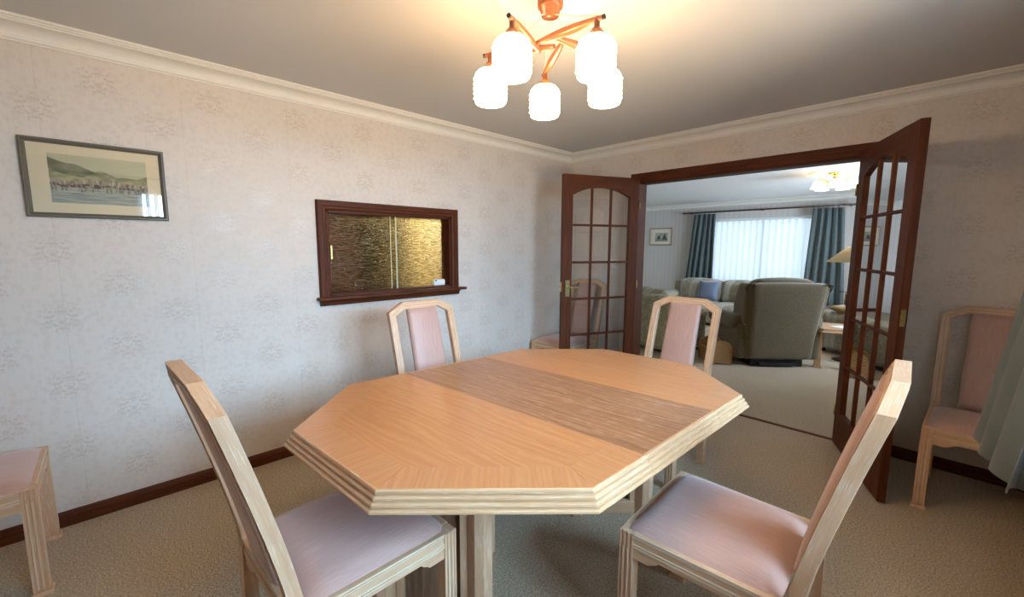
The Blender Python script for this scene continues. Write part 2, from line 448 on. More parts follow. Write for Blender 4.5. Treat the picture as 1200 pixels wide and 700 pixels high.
# left wall with serving hatch hole
HY0, HY1, HZ0, HZ1 = -2.655, -1.615, 1.06, 1.655
b = MB()
b.box((-T, YB-T, 0), (0, HY0, H)); b.box((-T, HY1, 0), (0, T, H)); b.box((-T, HY0, 0), (0, HY1, HZ0)); b.box((-T, HY0, HZ1), (0, HY1, H))
struct(b.build('wall_left', 'wallpaper'), 'pale floral damask wallpapered wall with serving hatch', 'wall')
DX0, DX1, DZ = .80, 2.57, 2.04
b = MB(); b.box((0, 0, 0), (DX0, T, H)); b.box((DX1, 0, 0), (XR+T, T, H)); b.box((DX0, 0, DZ), (DX1, T, H))
struct(b.build('wall_far', 'wallpaper'), 'pale damask wallpapered wall around the double doorway', 'wall')
b = MB(); b.box((LX0-T, .0, 0), (-T, T, H)); b.box((XR+T, .0, 0), (LX1+T, T, H))
struct(b.build('wall_lounge_near', 'stripe_paper'), 'lounge side of the doorway wall', 'wall')
# right wall with window
WY0, WY1, WZ0, WZ1 = -3.47, -1.42, .85, 2.05
b = MB(); b.box((XR, YB-T, 0), (XR+T, WY0, H)); b.box((XR, WY1, 0), (XR+T, 0, H)); b.box((XR, WY0, 0), (XR+T, WY1, WZ0)); b.box((XR, WY0, WZ1), (XR+T, WY1, H))
struct(b.build('wall_right', 'wallpaper'), 'wallpapered window wall of the dining room', 'wall')
struct(MB().box((0, YB-T, 0), (XR, YB, H)).build('wall_back', 'wallpaper'), 'wallpapered wall behind the camera', 'wall')
# lounge walls
VX0, VX1, VZ0, VZ1 = -.95, 1.3, .62, 2.03
b = MB(); b.box((LX0-T, LY1, 0), (VX0, LY1+T, H)); b.box((VX1, LY1, 0), (LX1+T, LY1+T, H)); b.box((VX0, LY1, 0), (VX1, LY1+T, VZ0)); b.box((VX0, LY1, VZ1), (VX1, LY1+T, H))
struct(b.build('wall_lounge_window', 'stripe_paper'), 'grey striped wallpapered wall around the lounge window', 'wall')
struct(MB().box((LX0-T, T, 0), (LX0, LY1, H)).build('wall_lounge_left', 'stripe_paper'), 'left wall of the lounge', 'wall')
UY0, UY1, UZ0, UZ1 = 2.1, 4.9, .9, 2.0
b = MB(); b.box((LX1, T, 0), (LX1+T, UY0, H)); b.box((LX1, UY1, 0), (LX1+T, LY1, H)); b.box((LX1, UY0, 0), (LX1+T, UY1, UZ0)); b.box((LX1, UY0, UZ1), (LX1+T, UY1, H))
struct(b.build('wall_lounge_right', 'stripe_paper'), 'right wall of the lounge', 'wall')
# cornices
def cove(d, h):
    pts = [(0, 0), (d, 0), (d, -.010), (d-.010, -.012), (d-.010, -.018), (d-.018, -.020), (d-.018, -.026)]
    for i in range(7):
        a = i/6*PI/2; pts.append((.016+(d-.040)*(1-math.sin(a)), -.028-(h-.050)*(1-math.cos(a))))
    return pts + [(.014, -h+.018), (.014, -h+.010), (.006, -h+.006), (.006, -h), (0, -h)]
def cornice(name, p0, p1, out, mat='plaster', label=None):
    p0 = Vector(p0); p1 = Vector(p1); out = Vector(out); t = (p1-p0).normalized(); pr = cove(.10, .087)
    A = [p0+out*a+Vector((0, 0, q))+t*a for a, q in pr]; B = [p1+out*a+Vector((0, 0, q))-t*a for a, q in pr]
    mb = MB(t); n = len(pr); k = len(mb.v); mb.v += A+B
    for i in range(n):
        j = (i+1) % n; ids = [k+i, k+j, k+n+j, k+n+i]; mb.face([mb.v[q] for q in ids], t, False, ids)
    mb.face(A[::-1]); mb.face(B)
    return struct(mb.build(name, mat), label, 'cornice')
cornice('trim_1', (0, YB, H), (0, 0, H), (1, 0, 0), label='white plaster cornice along the hatch wall')
cornice('trim_2', (0, 0, H), (XR, 0, H), (0, -1, 0), label='white plaster cornice above the double doorway')
cornice('trim_3', (XR, 0, H), (XR, YB, H), (-1, 0, 0), label='white plaster cornice above the dining window')
cornice('trim_4', (XR, YB, H), (0, YB, H), (0, 1, 0), label='white plaster cornice behind the camera')
cornice('trim_5', (LX0, LY1, H), (LX1, LY1, H), (0, -1, 0), label='white cornice above the lounge window')
# baseboards
def skirt(name, p0, p1, out, label):
    out = Vector(out); pr = [(0, 0), (.018, 0), (.018, .052), (.014, .056), (.014, .062), (.006, .074), (0, .076)]
    p0 = Vector(p0); p1 = Vector(p1); t = (p1-p0).normalized()
    A = [p0+out*a+Vector((0, 0, q)) for a, q in pr]; B = [p1+out*a+Vector((0, 0, q)) for a, q in pr]
    mb = MB(t); n = len(pr); mb.v += A+B
    for i in range(n):
        j = (i+1) % n; ids = [i, j, n+j, n+i]; mb.face([mb.v[q] for q in ids], t, False, ids)
    mb.face(A[::-1], (0, 0, 1)); mb.face(B, (0, 0, 1))
    return struct(mb.build(name, 'mahogany'), label, 'skirting board')
skirt('baseboard_left', (0, YB, 0), (0, 0, 0), (1, 0, 0), 'dark mahogany skirting board under the hatch wall')
skirt('baseboard_far_left', (0, 0, 0), (.70, 0, 0), (0, -1, 0), 'dark mahogany skirting left of the doorway')
skirt('baseboard_far_right', (2.67, 0, 0), (XR, 0, 0), (0, -1, 0), 'dark mahogany skirting right of the doorway')
skirt('baseboard_right', (XR, 0, 0), (XR, YB, 0), (-1, 0, 0), 'dark mahogany skirting under the dining window')
skirt('baseboard_lounge', (LX0, LY1, 0), (LX1, LY1, 0), (0, -1, 0), 'skirting board below the lounge window')
# doorway casing: lining + architrave
fr = thing('trim_6', 'dark mahogany frame around the wide double doorway', 'door frame', (0, 0, 0), kind='structure')
OZ = 2.012; AX0, AX1 = .845, 2.525
arch = [(0, 0), (.012, 0), (.018, .012), (.018, .04), (.022, .046), (.022, .082), (.016, .09), (0, .09)]
def arch_piece(p0, p1, side):
    p0 = Vector(p0); p1 = Vector(p1); side = Vector(side); t = (p1-p0).normalized()
    mb = MB(t); A = []; B = []
    for a, q in arch:
        m0 = q if abs(t.x) > .5 else 0; m1 = q
        A.append(p0+Vector((0, -a, 0))+side*q-t*(q if abs(t.x) > .5 else 0)); B.append(p1+Vector((0, -a, 0))+side*q+t*q)
    n = len(arch); mb.v += A+B
    for i in range(n):
        j = (i+1) % n; ids = [i, j, n+j, n+i]; mb.face([mb.v[q] for q in ids], t, False, ids)
    mb.face(A[::-1], side); mb.face(B, side)
    return mb.build('architrave', 'mahogany', fr)
arch_piece((AX0, 0, 0), (AX0, 0, OZ+.005), (-1, 0, 0)); arch_piece((AX1, 0, 0), (AX1, 0, OZ+.005), (1, 0, 0)); arch_piece((AX0, 0, OZ+.005), (AX1, 0, OZ+.005), (0, 0, 1))
MB((0, 0, 1)).box((DX0, .0, 0), (AX0, T+.01, OZ)).build('lining', 'mahogany_dark', fr)
MB((0, 0, 1)).box((AX1, .0, 0), (DX1, T+.01, OZ)).build('lining', 'mahogany_dark', fr)
MB((1, 0, 0)).box((DX0, .0, OZ), (DX1, T+.01, DZ)).build('lining', 'mahogany_dark', fr)
struct(MB((1, 0, 0)).box((AX0, -.012, 0), (AX1, .018, .008)).build('trim_7', 'mahogany'), 'thin dark wooden threshold strip across the doorway carpet', 'threshold')

# ---- glazed doors. local: hinge at origin, door along +x, thickness in y
def glazed_door(name, loc, rz, label, hand, mat, lever=True):
    t = thing(name, label, 'door', loc, rz, kind='structure')
    Wd, Hd, th = .80, 2.04, .040; st = .098; z0 = .012; zb = .235; zt = Hd-.105; arch_h = .075
    xi0, xi1 = st, Wd-st
    MB((0, 0, 1)).box((0, -th/2, z0), (st, th/2, z0+Hd)).build('stile', mat, t, .002)
    MB((0, 0, 1)).box((xi1, -th/2, z0), (Wd, th/2, z0+Hd)).build('stile', mat, t, .002)
    MB((1, 0, 0)).box((xi0, -th/2, z0), (xi1, th/2, z0+zb)).build('bottom_rail', mat, t, .002)
    # arched top rail
    def az(x): q = (x-(xi0+xi1)/2)/((xi1-xi0)/2); return z0+zt-arch_h*(q*q)**1.1
    N = 14; poly = [(xi0+(xi1-xi0)*i/N, az(xi0+(xi1-xi0)*i/N)) for i in range(N+1)] + [(xi1, z0+Hd), (xi0, z0+Hd)]
    mb = MB((1, 0, 0))
    for i in range(N):
        (xa, za), (xb, zb_) = poly[i], poly[i+1]
        mb.prism([(xa, za), (xb, zb_), (xb, z0+Hd), (xa, z0+Hd)], -th/2, th/2, lambda a, b_, c: (a, c, b_))
    mb.build('top_rail', mat, t)
    bw = .021; gth = .022
    cols = [xi0+(xi1-xi0)*k/3 for k in range(4)]; rows = [z0+zb+(zt-zb)*k/5 for k in range(6)]
    bar = [(-bw/2, -.006), (-.006, -gth/2-.003), (.006, -gth/2-.003), (bw/2, -.006), (bw/2, .006), (.006, gth/2+.003), (-.006, gth/2+.003), (-bw/2, .006)]
    for k in (1, 2): MB().beam((cols[k], 0, rows[0]), (cols[k], 0, az(cols[k])+.004), bar, (1, 0, 0)).build('glazing_bar', mat, t)
    for k in (1, 2, 3, 4): MB((1, 0, 0)).beam((xi0, 0, rows[k]), (xi1, 0, rows[k]), bar, (0, 0, 1)).build('glazing_bar', mat, t)
    for rr in range(5):
        for c in range(3):
            x0, x1 = cols[c]+(bw/2-.004 if c else 0), cols[c+1]-(bw/2-.004 if c < 2 else 0)
            za = rows[rr]+(bw/2-.004 if rr else 0)
            if rr < 4: pl = [(x0, za), (x1, za), (x1, rows[rr+1]-bw/2+.004), (x0, rows[rr+1]-bw/2+.004)]
            else: pl = [(x0, za), (x1, za)] + [(x1+(x0-x1)*q/5, az(x1+(x0-x1)*q/5)) for q in range(6)]
            MB().prism(pl, -.002, .002, lambda a, b_, cc: (a, cc, b_)).build('pane', 'pane', t)
    # lever handles on both faces + latch plate
    for sd in ((-1, 1) if lever else ()):
        yy = sd*th/2; mb = MB()
        mb.box((Wd-.075, min(yy, yy+sd*.006), .955), (Wd-.033, max(yy, yy+sd*.006), 1.105))
        mb.tube([(Wd-.054, yy, 1.045), (Wd-.054, yy+sd*.05, 1.045), (Wd-.066, yy+sd*.056, 1.045), (Wd-.16, yy+sd*.052, 1.04)], [.008, .008, .008, .006])
        mb.build('handle', 'aged_brass', t)
    MB().box((Wd, -.011, 1.0), (Wd+.0025, .011, 1.09)).box((Wd+.002, -.006, 1.04), (Wd+.012, .006, 1.055)).build('latch', 'brass', t)
    for hz in (.25, 1.05, 1.8):
        MB().tube([(-.006, hand*(th/2+.002), hz-.04), (-.006, hand*(th/2+.002), hz+.04)], .006).build('hinge', 'aged_brass', t)
    return t
glazed_door('door_1', (.855, -.045, 0), R(180+66), 'left mahogany glazed door with arched top, folded into the room', 1, 'mahogany')
glazed_door('door_2', (2.515, -.035, 0), R(-66.5), 'right mahogany glazed door with arched top, opened beside the chair by the curtain', -1, 'mahogany', False)

# ---- serving hatch (window_1)
ht = thing('window_1', 'mahogany framed serving hatch with sliding amber ripple glass', 'serving hatch', (0, 0, 0), kind='structure')
hp = [(0, 0), (.014, .0), (.020, .010), (.020, .022), (.026, .028), (.026, .056), (.018, .064), (0, .064)]   # (proud, outwards)
corners = [(HY0, HZ0), (HY1, HZ0), (HY1, HZ1), (HY0, HZ1)]; dirs = [(-1, -1), (1, -1), (1, 1), (-1, 1)]
for k, nm in ((1, 'frame_side'), (2, 'frame_head'), (3, 'frame_side')):
    a = corners[k]; c = corners[(k+1) % 4]; da = dirs[k]; dc = dirs[(k+1) % 4]
    A = [Vector((p_, a[0]+da[0]*q, a[1]+da[1]*q)) for p_, q in hp]; B = [Vector((p_, c[0]+dc[0]*q, c[1]+dc[1]*q)) for p_, q in hp]
    tt = (B[0]-A[0]).normalized(); mb = MB(tt); n = len(hp); mb.v += A+B
    for i in range(n):
        j = (i+1) % n; ids = [i, j, n+j, n+i]; mb.face([mb.v[q] for q in ids], tt, False, ids)
    mb.face(A[::-1]); mb.face(B); mb.build(nm, 'mahogany', ht)
MB((0, 1, 0)).box((.0, HY0-.085, HZ0-.022), (.062, HY1+.12, HZ0-.002)).build('sill_shelf', 'mahogany', ht, .003)
MB((0, 1, 0)).prism([(.0, -.022), (.045, -.022), (.038, -.034), (.030, -.038), (.024, -.062), (0, -.062)], HY0-.064, HY1+.064, lambda a, b_, c: (a, c, b_+HZ0)).build('apron_moulding', 'mahogany', ht)
mb = MB((0, 1, 0)); th = .018
mb.box((-T, HY0, HZ0-.002), (.0, HY1, HZ0+th)); mb.box((-T, HY0, HZ1-th), (.0, HY1, HZ1)); mb.box((-T, HY0, HZ0), (0, HY0+th, HZ1)); mb.box((-T, HY1-th, HZ0), (0, HY1, HZ1))
mb.build('reveal', 'mahogany_dark', ht)
ym = (HY0+HY1)/2+.02
MB().box((-.062, HY0+th, HZ0+th), (-.056, ym+.02, HZ1-th)).build('glass_panel', 'ripple', ht)
MB().box((-.080, ym-.03, HZ0+th), (-.074, HY1-th-.012, HZ1-th)).build('glass_panel', 'ripple', ht)
MB().box((-.0555, ym+.008, HZ0+th), (-.053, ym+.02, HZ1-th)).build('glass_edge', flat('glass_edge', (.50, .55, .38), .2), ht)
MB().box((-.0555, ym-.036, HZ0+th), (-.053, ym-.030, HZ1-th)).build('glass_edge', flat('glass_edge_back', (.50, .55, .38), .2), ht)
MB().box((-.0555, HY0+.045, 1.32), (-.050, HY0+.055, 1.41)).build('finger_pull', 'brass', ht)
# gadget on the hatch sill
g = thing('air_freshener', 'small white rounded plastic gadget on the hatch sill', 'gadget', (-.022, HY1-.115, HZ0+th))
mb = MB(); mb.rbox((-.018, -.058, 0), (.018, .058, .056), .026); mb.build('body', 'white_plastic', g)
mb = MB(); mb.tube([(.012, -.035, .04), (.020, -.042, .048)], .006); mb.build('button', 'black_metal', g)
# kitchen behind
kb = MB(); kb.box((-2.7, -4.2, 0), (-2.6, .2, H)); kb.box((-2.6, -4.2, 0), (-T, -4.1, H)); kb.box((-2.6, .1, 0), (-T, .2, H))
struct(kb.build('wall_kitchen', 'kitchen_wall'), 'cream kitchen walls seen through the hatch glass', 'wall')
struct(MB().box((-2.7, -4.2, H), (-T, .2, H+.1)).build('ceiling_kitchen', 'plaster'), 'kitchen ceiling behind the hatch', 'ceiling')
kc = thing('kitchen_cupboard', 'tall reddish-brown cupboard seen blurred through left hatch glass', 'cupboard', (-2.33, -2.25, 0))
MB().box((-.23, -.75, 0), (.25, .75, 2.1)).build('body', 'kitchen_brown', kc)
for q in (-.745, 0): MB().box((.25, q+.01, .1), (.27, q+.735, 2.08)).build('door', 'kitchen_brown', kc)
kd = thing('kitchen_unit', 'dark olive kitchen unit seen blurred through the middle of the hatch', 'kitchen unit', (-2.12, -1.17, 0))
MB().box((-.45, -.25, 0), (.2, .3, 2.0)).build('body', 'kitchen_dark', kd); MB().box((.2, -.24, .1), (.215, .29, 1.95)).build('door', 'kitchen_dark', kd)
kl = thing('kitchen_ceiling_light', 'round warm kitchen ceiling light behind the hatch', 'lamp', (-1.75, -.35, H-.06))
MB().lathe([(0, 0), (.16, .0), (.19, .02), (.2, .059), (0, .059)], seg=20).build('diffuser', 'kitchen_glow', kl)

# ---- dining window (window_2)
def window(name, label, fixed, a0, a1, z0, z1, axis, nm, out):
    t = thing(name, label, 'window', (0, 0, 0), kind='structure')
    def bx(a, b_, za, zb, d0, d1, nme, mat):
        lo, hi = ((min(d0, d1), a, za), (max(d0, d1), b_, zb)) if axis == 'y' else ((a, min(d0, d1), za), (b_, max(d0, d1), zb))
        MB().box(lo, hi).build(nme, mat, t)
    f0, f1 = fixed+out*.05, fixed+out*.11; fw = .055
    bx(a0, a1, z0, z0+fw, f0, f1, 'frame_rail', 'upvc'); bx(a0, a1, z1-fw, z1, f0, f1, 'frame_rail', 'upvc')
    bx(a0, a0+fw, z0+fw, z1-fw, f0, f1, 'frame_stile', 'upvc'); bx(a1-fw, a1, z0+fw, z1-fw, f0, f1, 'frame_stile', 'upvc')
    for k in range(nm):
        p0 = a0+(a1-a0)*k/nm+(fw if k == 0 else fw/2); p1 = a0+(a1-a0)*(k+1)/nm-(fw if k == nm-1 else fw/2)
        bx(p0, p1, z0+fw, z1-fw, fixed+out*.078, fixed+out*.084, 'pane', 'pane')
        if k: 
            c = a0+(a1-a0)*k/nm; bx(c-fw/2, c+fw/2, z0+fw, z1-fw, f0, f1, 'mullion', 'upvc')
    bx(a0-.03, a1+.03, z0-.025, z0, fixed-out*.10, fixed+out*.05, 'sill', 'upvc')
    return t
window('window_2', 'white framed dining room window', XR, WY0, WY1, WZ0, WZ1, 'y', 3, 1)
window('window_3', 'white framed lounge window behind vertical blinds', LY1, VX0, VX1, VZ0, VZ1, 'x', 2, 1)
window('added_window_4', 'unseen white framed side window added to light the lounge', LX1, UY0, UY1, UZ0, UZ1, 'y', 3, 1)  # unseen window added as an opening for the lounge side fill
def blind(name, label, fixed, a0, a1, z0, z1, axis, n, ang, off):
    t = thing(name, label, 'blind', (0, 0, 0))
    if axis == 'x': MB().box((a0, fixed-off-.02, z1), (a1, fixed-off+.02, z1+.035)).build('head_rail', 'upvc', t)
    else: MB().box((fixed-off-.02, a0, z1), (fixed-off+.02, a1, z1+.035)).build('head_rail', 'upvc', t)
    sw = .085 if axis == 'y' else .126
    for k in range(n):
        c = a0+(a1-a0)*(k+.5)/n; an = R(ang+random.uniform(-4, 4)); rows = []
        for i in range(5):
            q = (i/4-.5)*sw; bow = .006*(1-(2*i/4-1)**2)
            dx, dy = q*math.cos(an)-bow*math.sin(an), q*math.sin(an)+bow*math.cos(an)
            p = (c+dx, fixed-off+dy) if axis == 'x' else (fixed-off+dy, c+dx)
            rows.append([(*p, z0), (*p, z1)])
        MB().grid(rows, True).build('slat', 'blind', t)
    return t
blind('vertical_blind', 'white vertical slat blind gathered at one end of the dining window', XR, WY0+.01, WY0+.37, WZ0+.03, WZ1-.04, 'y', 5, 55, -.02)
blind('vertical_blind', 'white vertical slat blind closed across the lounge window', LY1, VX0+.02, VX1-.02, VZ0+.03, VZ1-.06, 'x', 19, 24, .055)

# ---- curtains
def curtain(name, label, mat, n, fn, nz=14, nu=90):
    rows = []
    for i in range(nu+1):
        rows.append([fn(i/nu, 1-j/nz) for j in range(nz+1)])
    o = MB().grid(rows, True).build(name, mat)
    sm = o.modifiers.new('thick', 'SOLIDIFY'); sm.thickness = .004
    return tag(o, label, 'curtain')
def lounge_curtain(x0t, x1t, x0b, x1b, zb, ph):
    def fn(u_, v):
        x = (x0t+(x1t-x0t)*u_)*v + (x0b+(x1b-x0b)*u_)*(1-v)
        amp = .022+.026*(1-v)
        y = LY1-.16+amp*math.sin(u_*2*PI*5+ph+.9*math.sin(v*2.2+u_*4))+.008*math.sin(u_*2*PI*11+ph)
        return (x, y, zb+(2.145-zb)*v)
    return fn
curtain('curtain', 'teal lounge curtain hanging left of the vertical blind', 'teal_curtain', 7, lounge_curtain(-1.20, -.72, -1.36, -.70, .33, 0))
curtain('curtain', 'teal lounge curtain hanging right of the vertical blind, behind the floor lamp', 'teal_curtain', 7, lounge_curtain(1.06, 1.54, .98, 1.66, .33, 1.3))
cp = thing('curtain_pole', 'long dark wooden curtain pole above the lounge window', 'curtain pole', (0, LY1-.16, 2.185))
MB((1, 0, 0)).tube([(-1.40, 0, 0), (1.72, 0, 0)], .017, 10).build('pole', 'pole_wood', cp)
for sx, s_ in ((-1.40, -1), (1.72, 1)):
    MB().lathe([(0, 0), (.012, .0), (.022, .012), (.010, .022), (.024, .04), (.018, .062), (.0, .072)], (sx, 0, 0), 12, axis=(s_, 0, 0)).build('finial', 'pole_wood', cp)
for bxp in (-1.30, .17, 1.62): MB().box((bxp-.012, 0, -.02), (bxp+.012, .16, .02)).build('bracket', 'pole_wood', cp)
for cx0, cx1 in ((-1.19, -.73), (1.07, 1.53)):
    for k in range(7):
        x = cx0+(cx1-cx0)*k/6; pts = [(x, .024*math.cos(2*PI*q/10), .024*math.sin(2*PI*q/10)-.004) for q in range(11)]
        MB().tube(pts, .004, 5).build('ring', 'pole_wood', cp)
def dining_curtain_fn(u_, v):
    y = -.99-.50*u_
    amp = .018+.020*(1-v)
    x = 3.325 - .165*(1-v) + .07*u_ + amp*math.sin(u_*2*PI*3-1.57) + .008*math.sin(u_*25+2)
    return (x, y-.04*(1-v)*math.cos(u_*2*PI*3-1.9), (.56-.03*u_)+(2.12-.56+.03*u_)*v)
curtain('curtain', 'grey-green dining room curtain flaring beside the chair at the right edge', 'dining_curtain', 4, dining_curtain_fn)
cp2 = thing('curtain_pole', 'dark wooden curtain pole above the dining room window', 'curtain pole', (3.345, 0, 2.15))
MB((0, 1, 0)).tube([(0, -4.0, 0), (0, -.98, 0)], .014, 10).build('pole', 'pole_wood', cp2)
for q in (-3.9, -1.0): MB().box((0, q-.01, -.015), (.155, q+.01, .015)).build('bracket', 'pole_wood', cp2)

# ================================================================== CHANDELIER (dining)
CX, CY = 1.815, -2.43
rs = MB(); pr = [(.0, 0)]
for rr_, zz in ((.05, .016), (.07, .022), (.09, .012), (.12, .018), (.135, .010), (.165, .022), (.18, .012), (.205, .018), (.22, .010), (.235, .012), (.245, 0)): pr.append((rr_, -zz))
rs.lathe(pr, (0, 0, 0), 48, mod=lambda a, z: 1+.02*math.sin(a*10))
tag(rs.build('ceiling_rose', 'plaster', loc=(CX, CY, H)), 'moulded plaster rose on the ceiling above the five-shade lamp', 'ceiling rose')
ch = thing('chandelier', 'five-arm wooden ceiling lamp with lit ribbed opal glass shades over the table', 'ceiling lamp', (CX, CY, H-.021))
z_ = -.0
MB().lathe([(0, 0), (.050, 0), (.051, -.012), (.049, -.046), (.042, -.052), (.040, -.052), (.034, -.078), (.0, -.080)], seg=28).build('canopy', 'copper_wood', ch)
ZS = 2.19-(H-.021)
for k, a0 in enumerate((281, 353, 65, 137, 209)):
    a = R(a0); ai = R(a0-103); P0 = Vector((.275*math.cos(a), .275*math.sin(a), ZS)); P1 = Vector((.055*math.cos(ai), .055*math.sin(ai), ZS+.006*k))
    n = 10; pts = [P0.lerp(P1, i/n) for i in range(n+1)]
    arm = MB().tube(pts, [.0075+.0085*math.sin(PI*i/n)**1.0 for i in range(n+1)], 10).build('arm', 'copper_wood', ch)
    MB().tube([P0-(P1-P0).normalized()*.004, P0+(P1-P0).normalized()*.004], .0082, 10).build('end_cap', 'black_metal', arm)
    S = P0.lerp(P1, .09)
    fx = MB().lathe([(0, 0), (.010, 0), (.010, -.028), (.016, -.030), (.036, -.062), (.030, -.064), (0, -.064)], S, 18).build('socket_cone', 'copper_wood', ch)
    mb = MB(); prof = [(.0, -.058), (.030, -.058), (.050, -.064), (.061, -.075), (.0655, -.088)]
    for i in range(25): prof.append(((.0655+.0046*math.sin(i*1.26+.4)), -.092-.0038*i))
    prof += [(.064, -.187), (.060, -.191), (.055, -.192), (.0, -.180)]
    mb.lathe(prof, S, 28, mod=lambda q, z: 1+.022*math.sin(q*11+z*240)*(1 if -.215 < z-S.z < -.09 or True else 0))
    mb.build('shade', 'shade_glow', ch)
    C0 = Vector((.030*math.cos(a), .030*math.sin(a), -.082)); C1 = S+Vector((0, 0, .012))
    MB().tube([C0.lerp(C1, i/8)-Vector((0, 0, .004*math.sin(PI*i/8))) for i in range(9)], .0024, 6).build('cable', 'cable', ch)

# lounge ceiling lamp
def lounge_lamp(loc, rz, label):
    t = thing('ceiling_lamp', label, 'ceiling lamp', loc, rz, 'brass lamps on the lounge ceiling')
    MB().lathe([(0, 0), (.075, 0), (.078, -.012), (.05, -.03), (.02, -.034), (.014, -.05), (.02, -.07), (.012, -.09), (.018, -.12), (.03, -.14), (.02, -.165), (0, -.17)], seg=20).build('stem', 'brass', t)
    for k in range(5):
        a = 2*PI*k/5+R(286); c, s_ = math.cos(a), math.sin(a)
        pts = [(q*c, q*s_, z) for q, z in ((.02, -.14), (.06, -.155), (.10, -.13), (.12, -.09), (.15, -.07), (.185, -.08), (.195, -.11))]
        MB().tube(pts, .006, 6).build('arm', 'brass', t)
        mb = MB(); mb.lathe([(.0, -.105), (.026, -.105), (.048, -.122), (.060, -.155), (.066, -.185), (.076, -.205)], (.195*c, .195*s_, 0), 24, mod=lambda q, z: 1+(.06*math.sin(q*6) if z < -.18 else 0))
        mb.build('shade', 'shade_glow_far', t)
    return t
rz_ = MB(); rz_.lathe([(0, 0), (.1, -.012), (.18, -.008), (.22, -.018), (.27, -.012), (.30, 0)], seg=40)
ro = tag(rz_.build('ceiling_rose', 'plaster', loc=(1.82, 3.25, H)), 'plaster rose above the brass lamp on the lounge ceiling', 'ceiling rose')
l0 = lounge_lamp((1.82, 3.25, H-.012), 0, 'brass five-arm lounge ceiling lamp with lit scalloped glass shades seen through doorway')

# ================================================================== TABLE
TQ = [(1.395, -3.316), (1.950, -3.272), (2.355, -2.839), (2.378, -1.734), (2.023, -1.42), (1.471, -1.468), (1.099, -1.857), (1.039, -2.962)]
TQ = [Vector((x, y, 0)) for x, y in TQ]
S1R, S1L, S2R, S2L = [Vector((x, y, 0)) for x, y in ((2.3625, -2.562), (1.056, -2.68), (2.373, -2.023), (1.084, -2.164))]
TZ = .75
tab = thing('dining_table', 'extended octagonal limed oak dining table with a darker centre leaf', 'table', (1.71, -2.36, 0))
TO = Vector((1.71, -2.36, 0))
prof_edge = [(0, 0), (.004, -.001), (.007, -.005), (.008, -.012), (.004, -.015), (.012, -.017), (.016, -.020), (.017, -.026), (.012, -.029), (.021, -.032),
             (.025, -.035), (.026, -.041), (.022, -.044), (.030, -.046), (.034, -.049), (.034, -.055), (.028, -.058), (-.02, -.058), (-.02, -.001)]
def line_x(p, d, q, e):
    # intersection of p+t d and q+s e (2D)
    den = d.x*e.y-d.y*e.x; t = ((q.x-p.x)*e.y-(q.y-p.y)*e.x)/den; return p+d*t
def leaf(name, chain, seamA, seamB, field_mat, band, label):
    """chain: outer points from seam start to seam end (counter-clockwise)"""
    seam_d = (chain[0]-chain[-1]).normalized()
    root = None
    segs = [(chain[i], chain[i+1]) for i in range(len(chain)-1)]
    bw = .115; inn = []
    offl = []
    for a, c in segs:
        d = (c-a).normalized(); n = Vector((-d.y, d.x, 0)); offl.append((a+n*bw, d))
    if band:
        inn.append(line_x(offl[0][0], offl[0][1], chain[0], seam_d))
        for i in range(len(segs)-1): inn.append(line_x(offl[i][0], offl[i][1], offl[i+1][0], offl[i+1][1]))
        inn.append(line_x(offl[-1][0], offl[-1][1], chain[-1], seam_d))
    if band:
        mb = MB(seam_d); mb.prism([(p.x-TO.x, p.y-TO.y) for p in inn], TZ-.02, TZ)
        root = mb.build(name, field_mat, tab)
        for i, (a, c) in enumerate(segs):
            d = (c-a).normalized(); n = Vector((-d.y, d.x, 0)); e = .0006
            mb = MB(n); q = [a, c, inn[i+1], inn[i]]; cen = sum(q, Vector())/4
            q = [p+(cen-p).normalized()*e for p in q]
            mb.prism([(p.x-TO.x, p.y-TO.y) for p in q], TZ-.02, TZ)
            mb.build('border', 'oak_band', root)
    else:
        q = [seamA[0], seamA[1], seamB[1], seamB[0]]; cen = sum(q, Vector())/4
        mb = MB((seamA[1]-seamA[0]).normalized()); mb.prism([(p.x-TO.x, p.y-TO.y) for p in q], TZ-.02, TZ-.0004)
        root = mb.build(name, field_mat, tab)
    root['label'] = label
    chains = [chain] if band else [[seamA[1], seamB[1]], [seamB[0], seamA[0]]]
    for cn in chains:
        d0 = (cn[1]-cn[0]).normalized(); n0 = Vector((d0.y, -d0.x, 0)); d1 = (cn[-1]-cn[-2]).normalized(); n1 = Vector((d1.y, -d1.x, 0))
        sd = seam_d if band else (seamA[1]-seamA[0]).normalized()
        s0 = sd if sd.dot(n0) > 0 else -sd; s1 = sd if sd.dot(n1) > 0 else -sd
        sh = .0007
        cc = [Vector(p) for p in cn]; cc[0] = cc[0]+d0*sh; cc[-1] = cc[-1]-d1*sh
        mb = MB(); mb.sweep([(p.x-TO.x, p.y-TO.y, TZ) for p in cc], prof_edge, (0, 0, 1), m0=s0/s0.dot(n0), m1=s1/s1.dot(n1))
        mb.build('moulded_edge', 'oak_edge', root)
    return root
T1, T2, T3, T4, T5, T6, T7, T8 = TQ
leaf('leaf', [S1L, T8, T1, T2, T3, S1R], None, None, 'oak_top', True, 'orange-toned oak end of the tabletop nearest the camera')
leaf('leaf', [S2R, T4, T5, T6, T7, S2L], None, None, 'oak_top', True, 'orange-toned oak end of the tabletop nearest the doorway')
leaf('leaf', [S1L, S1R], (S1L, S1R), (S2L, S2R), 'oak_leaf', False, 'darker brown extension leaf across the middle')
inn = [TO+(p-TO)*.86 for p in TQ]
MB((0, 1, 0)).prism([(p.x-TO.x, p.y-TO.y) for p in inn], TZ-.055, TZ-.021).build('underframe', 'oak_chair', tab)
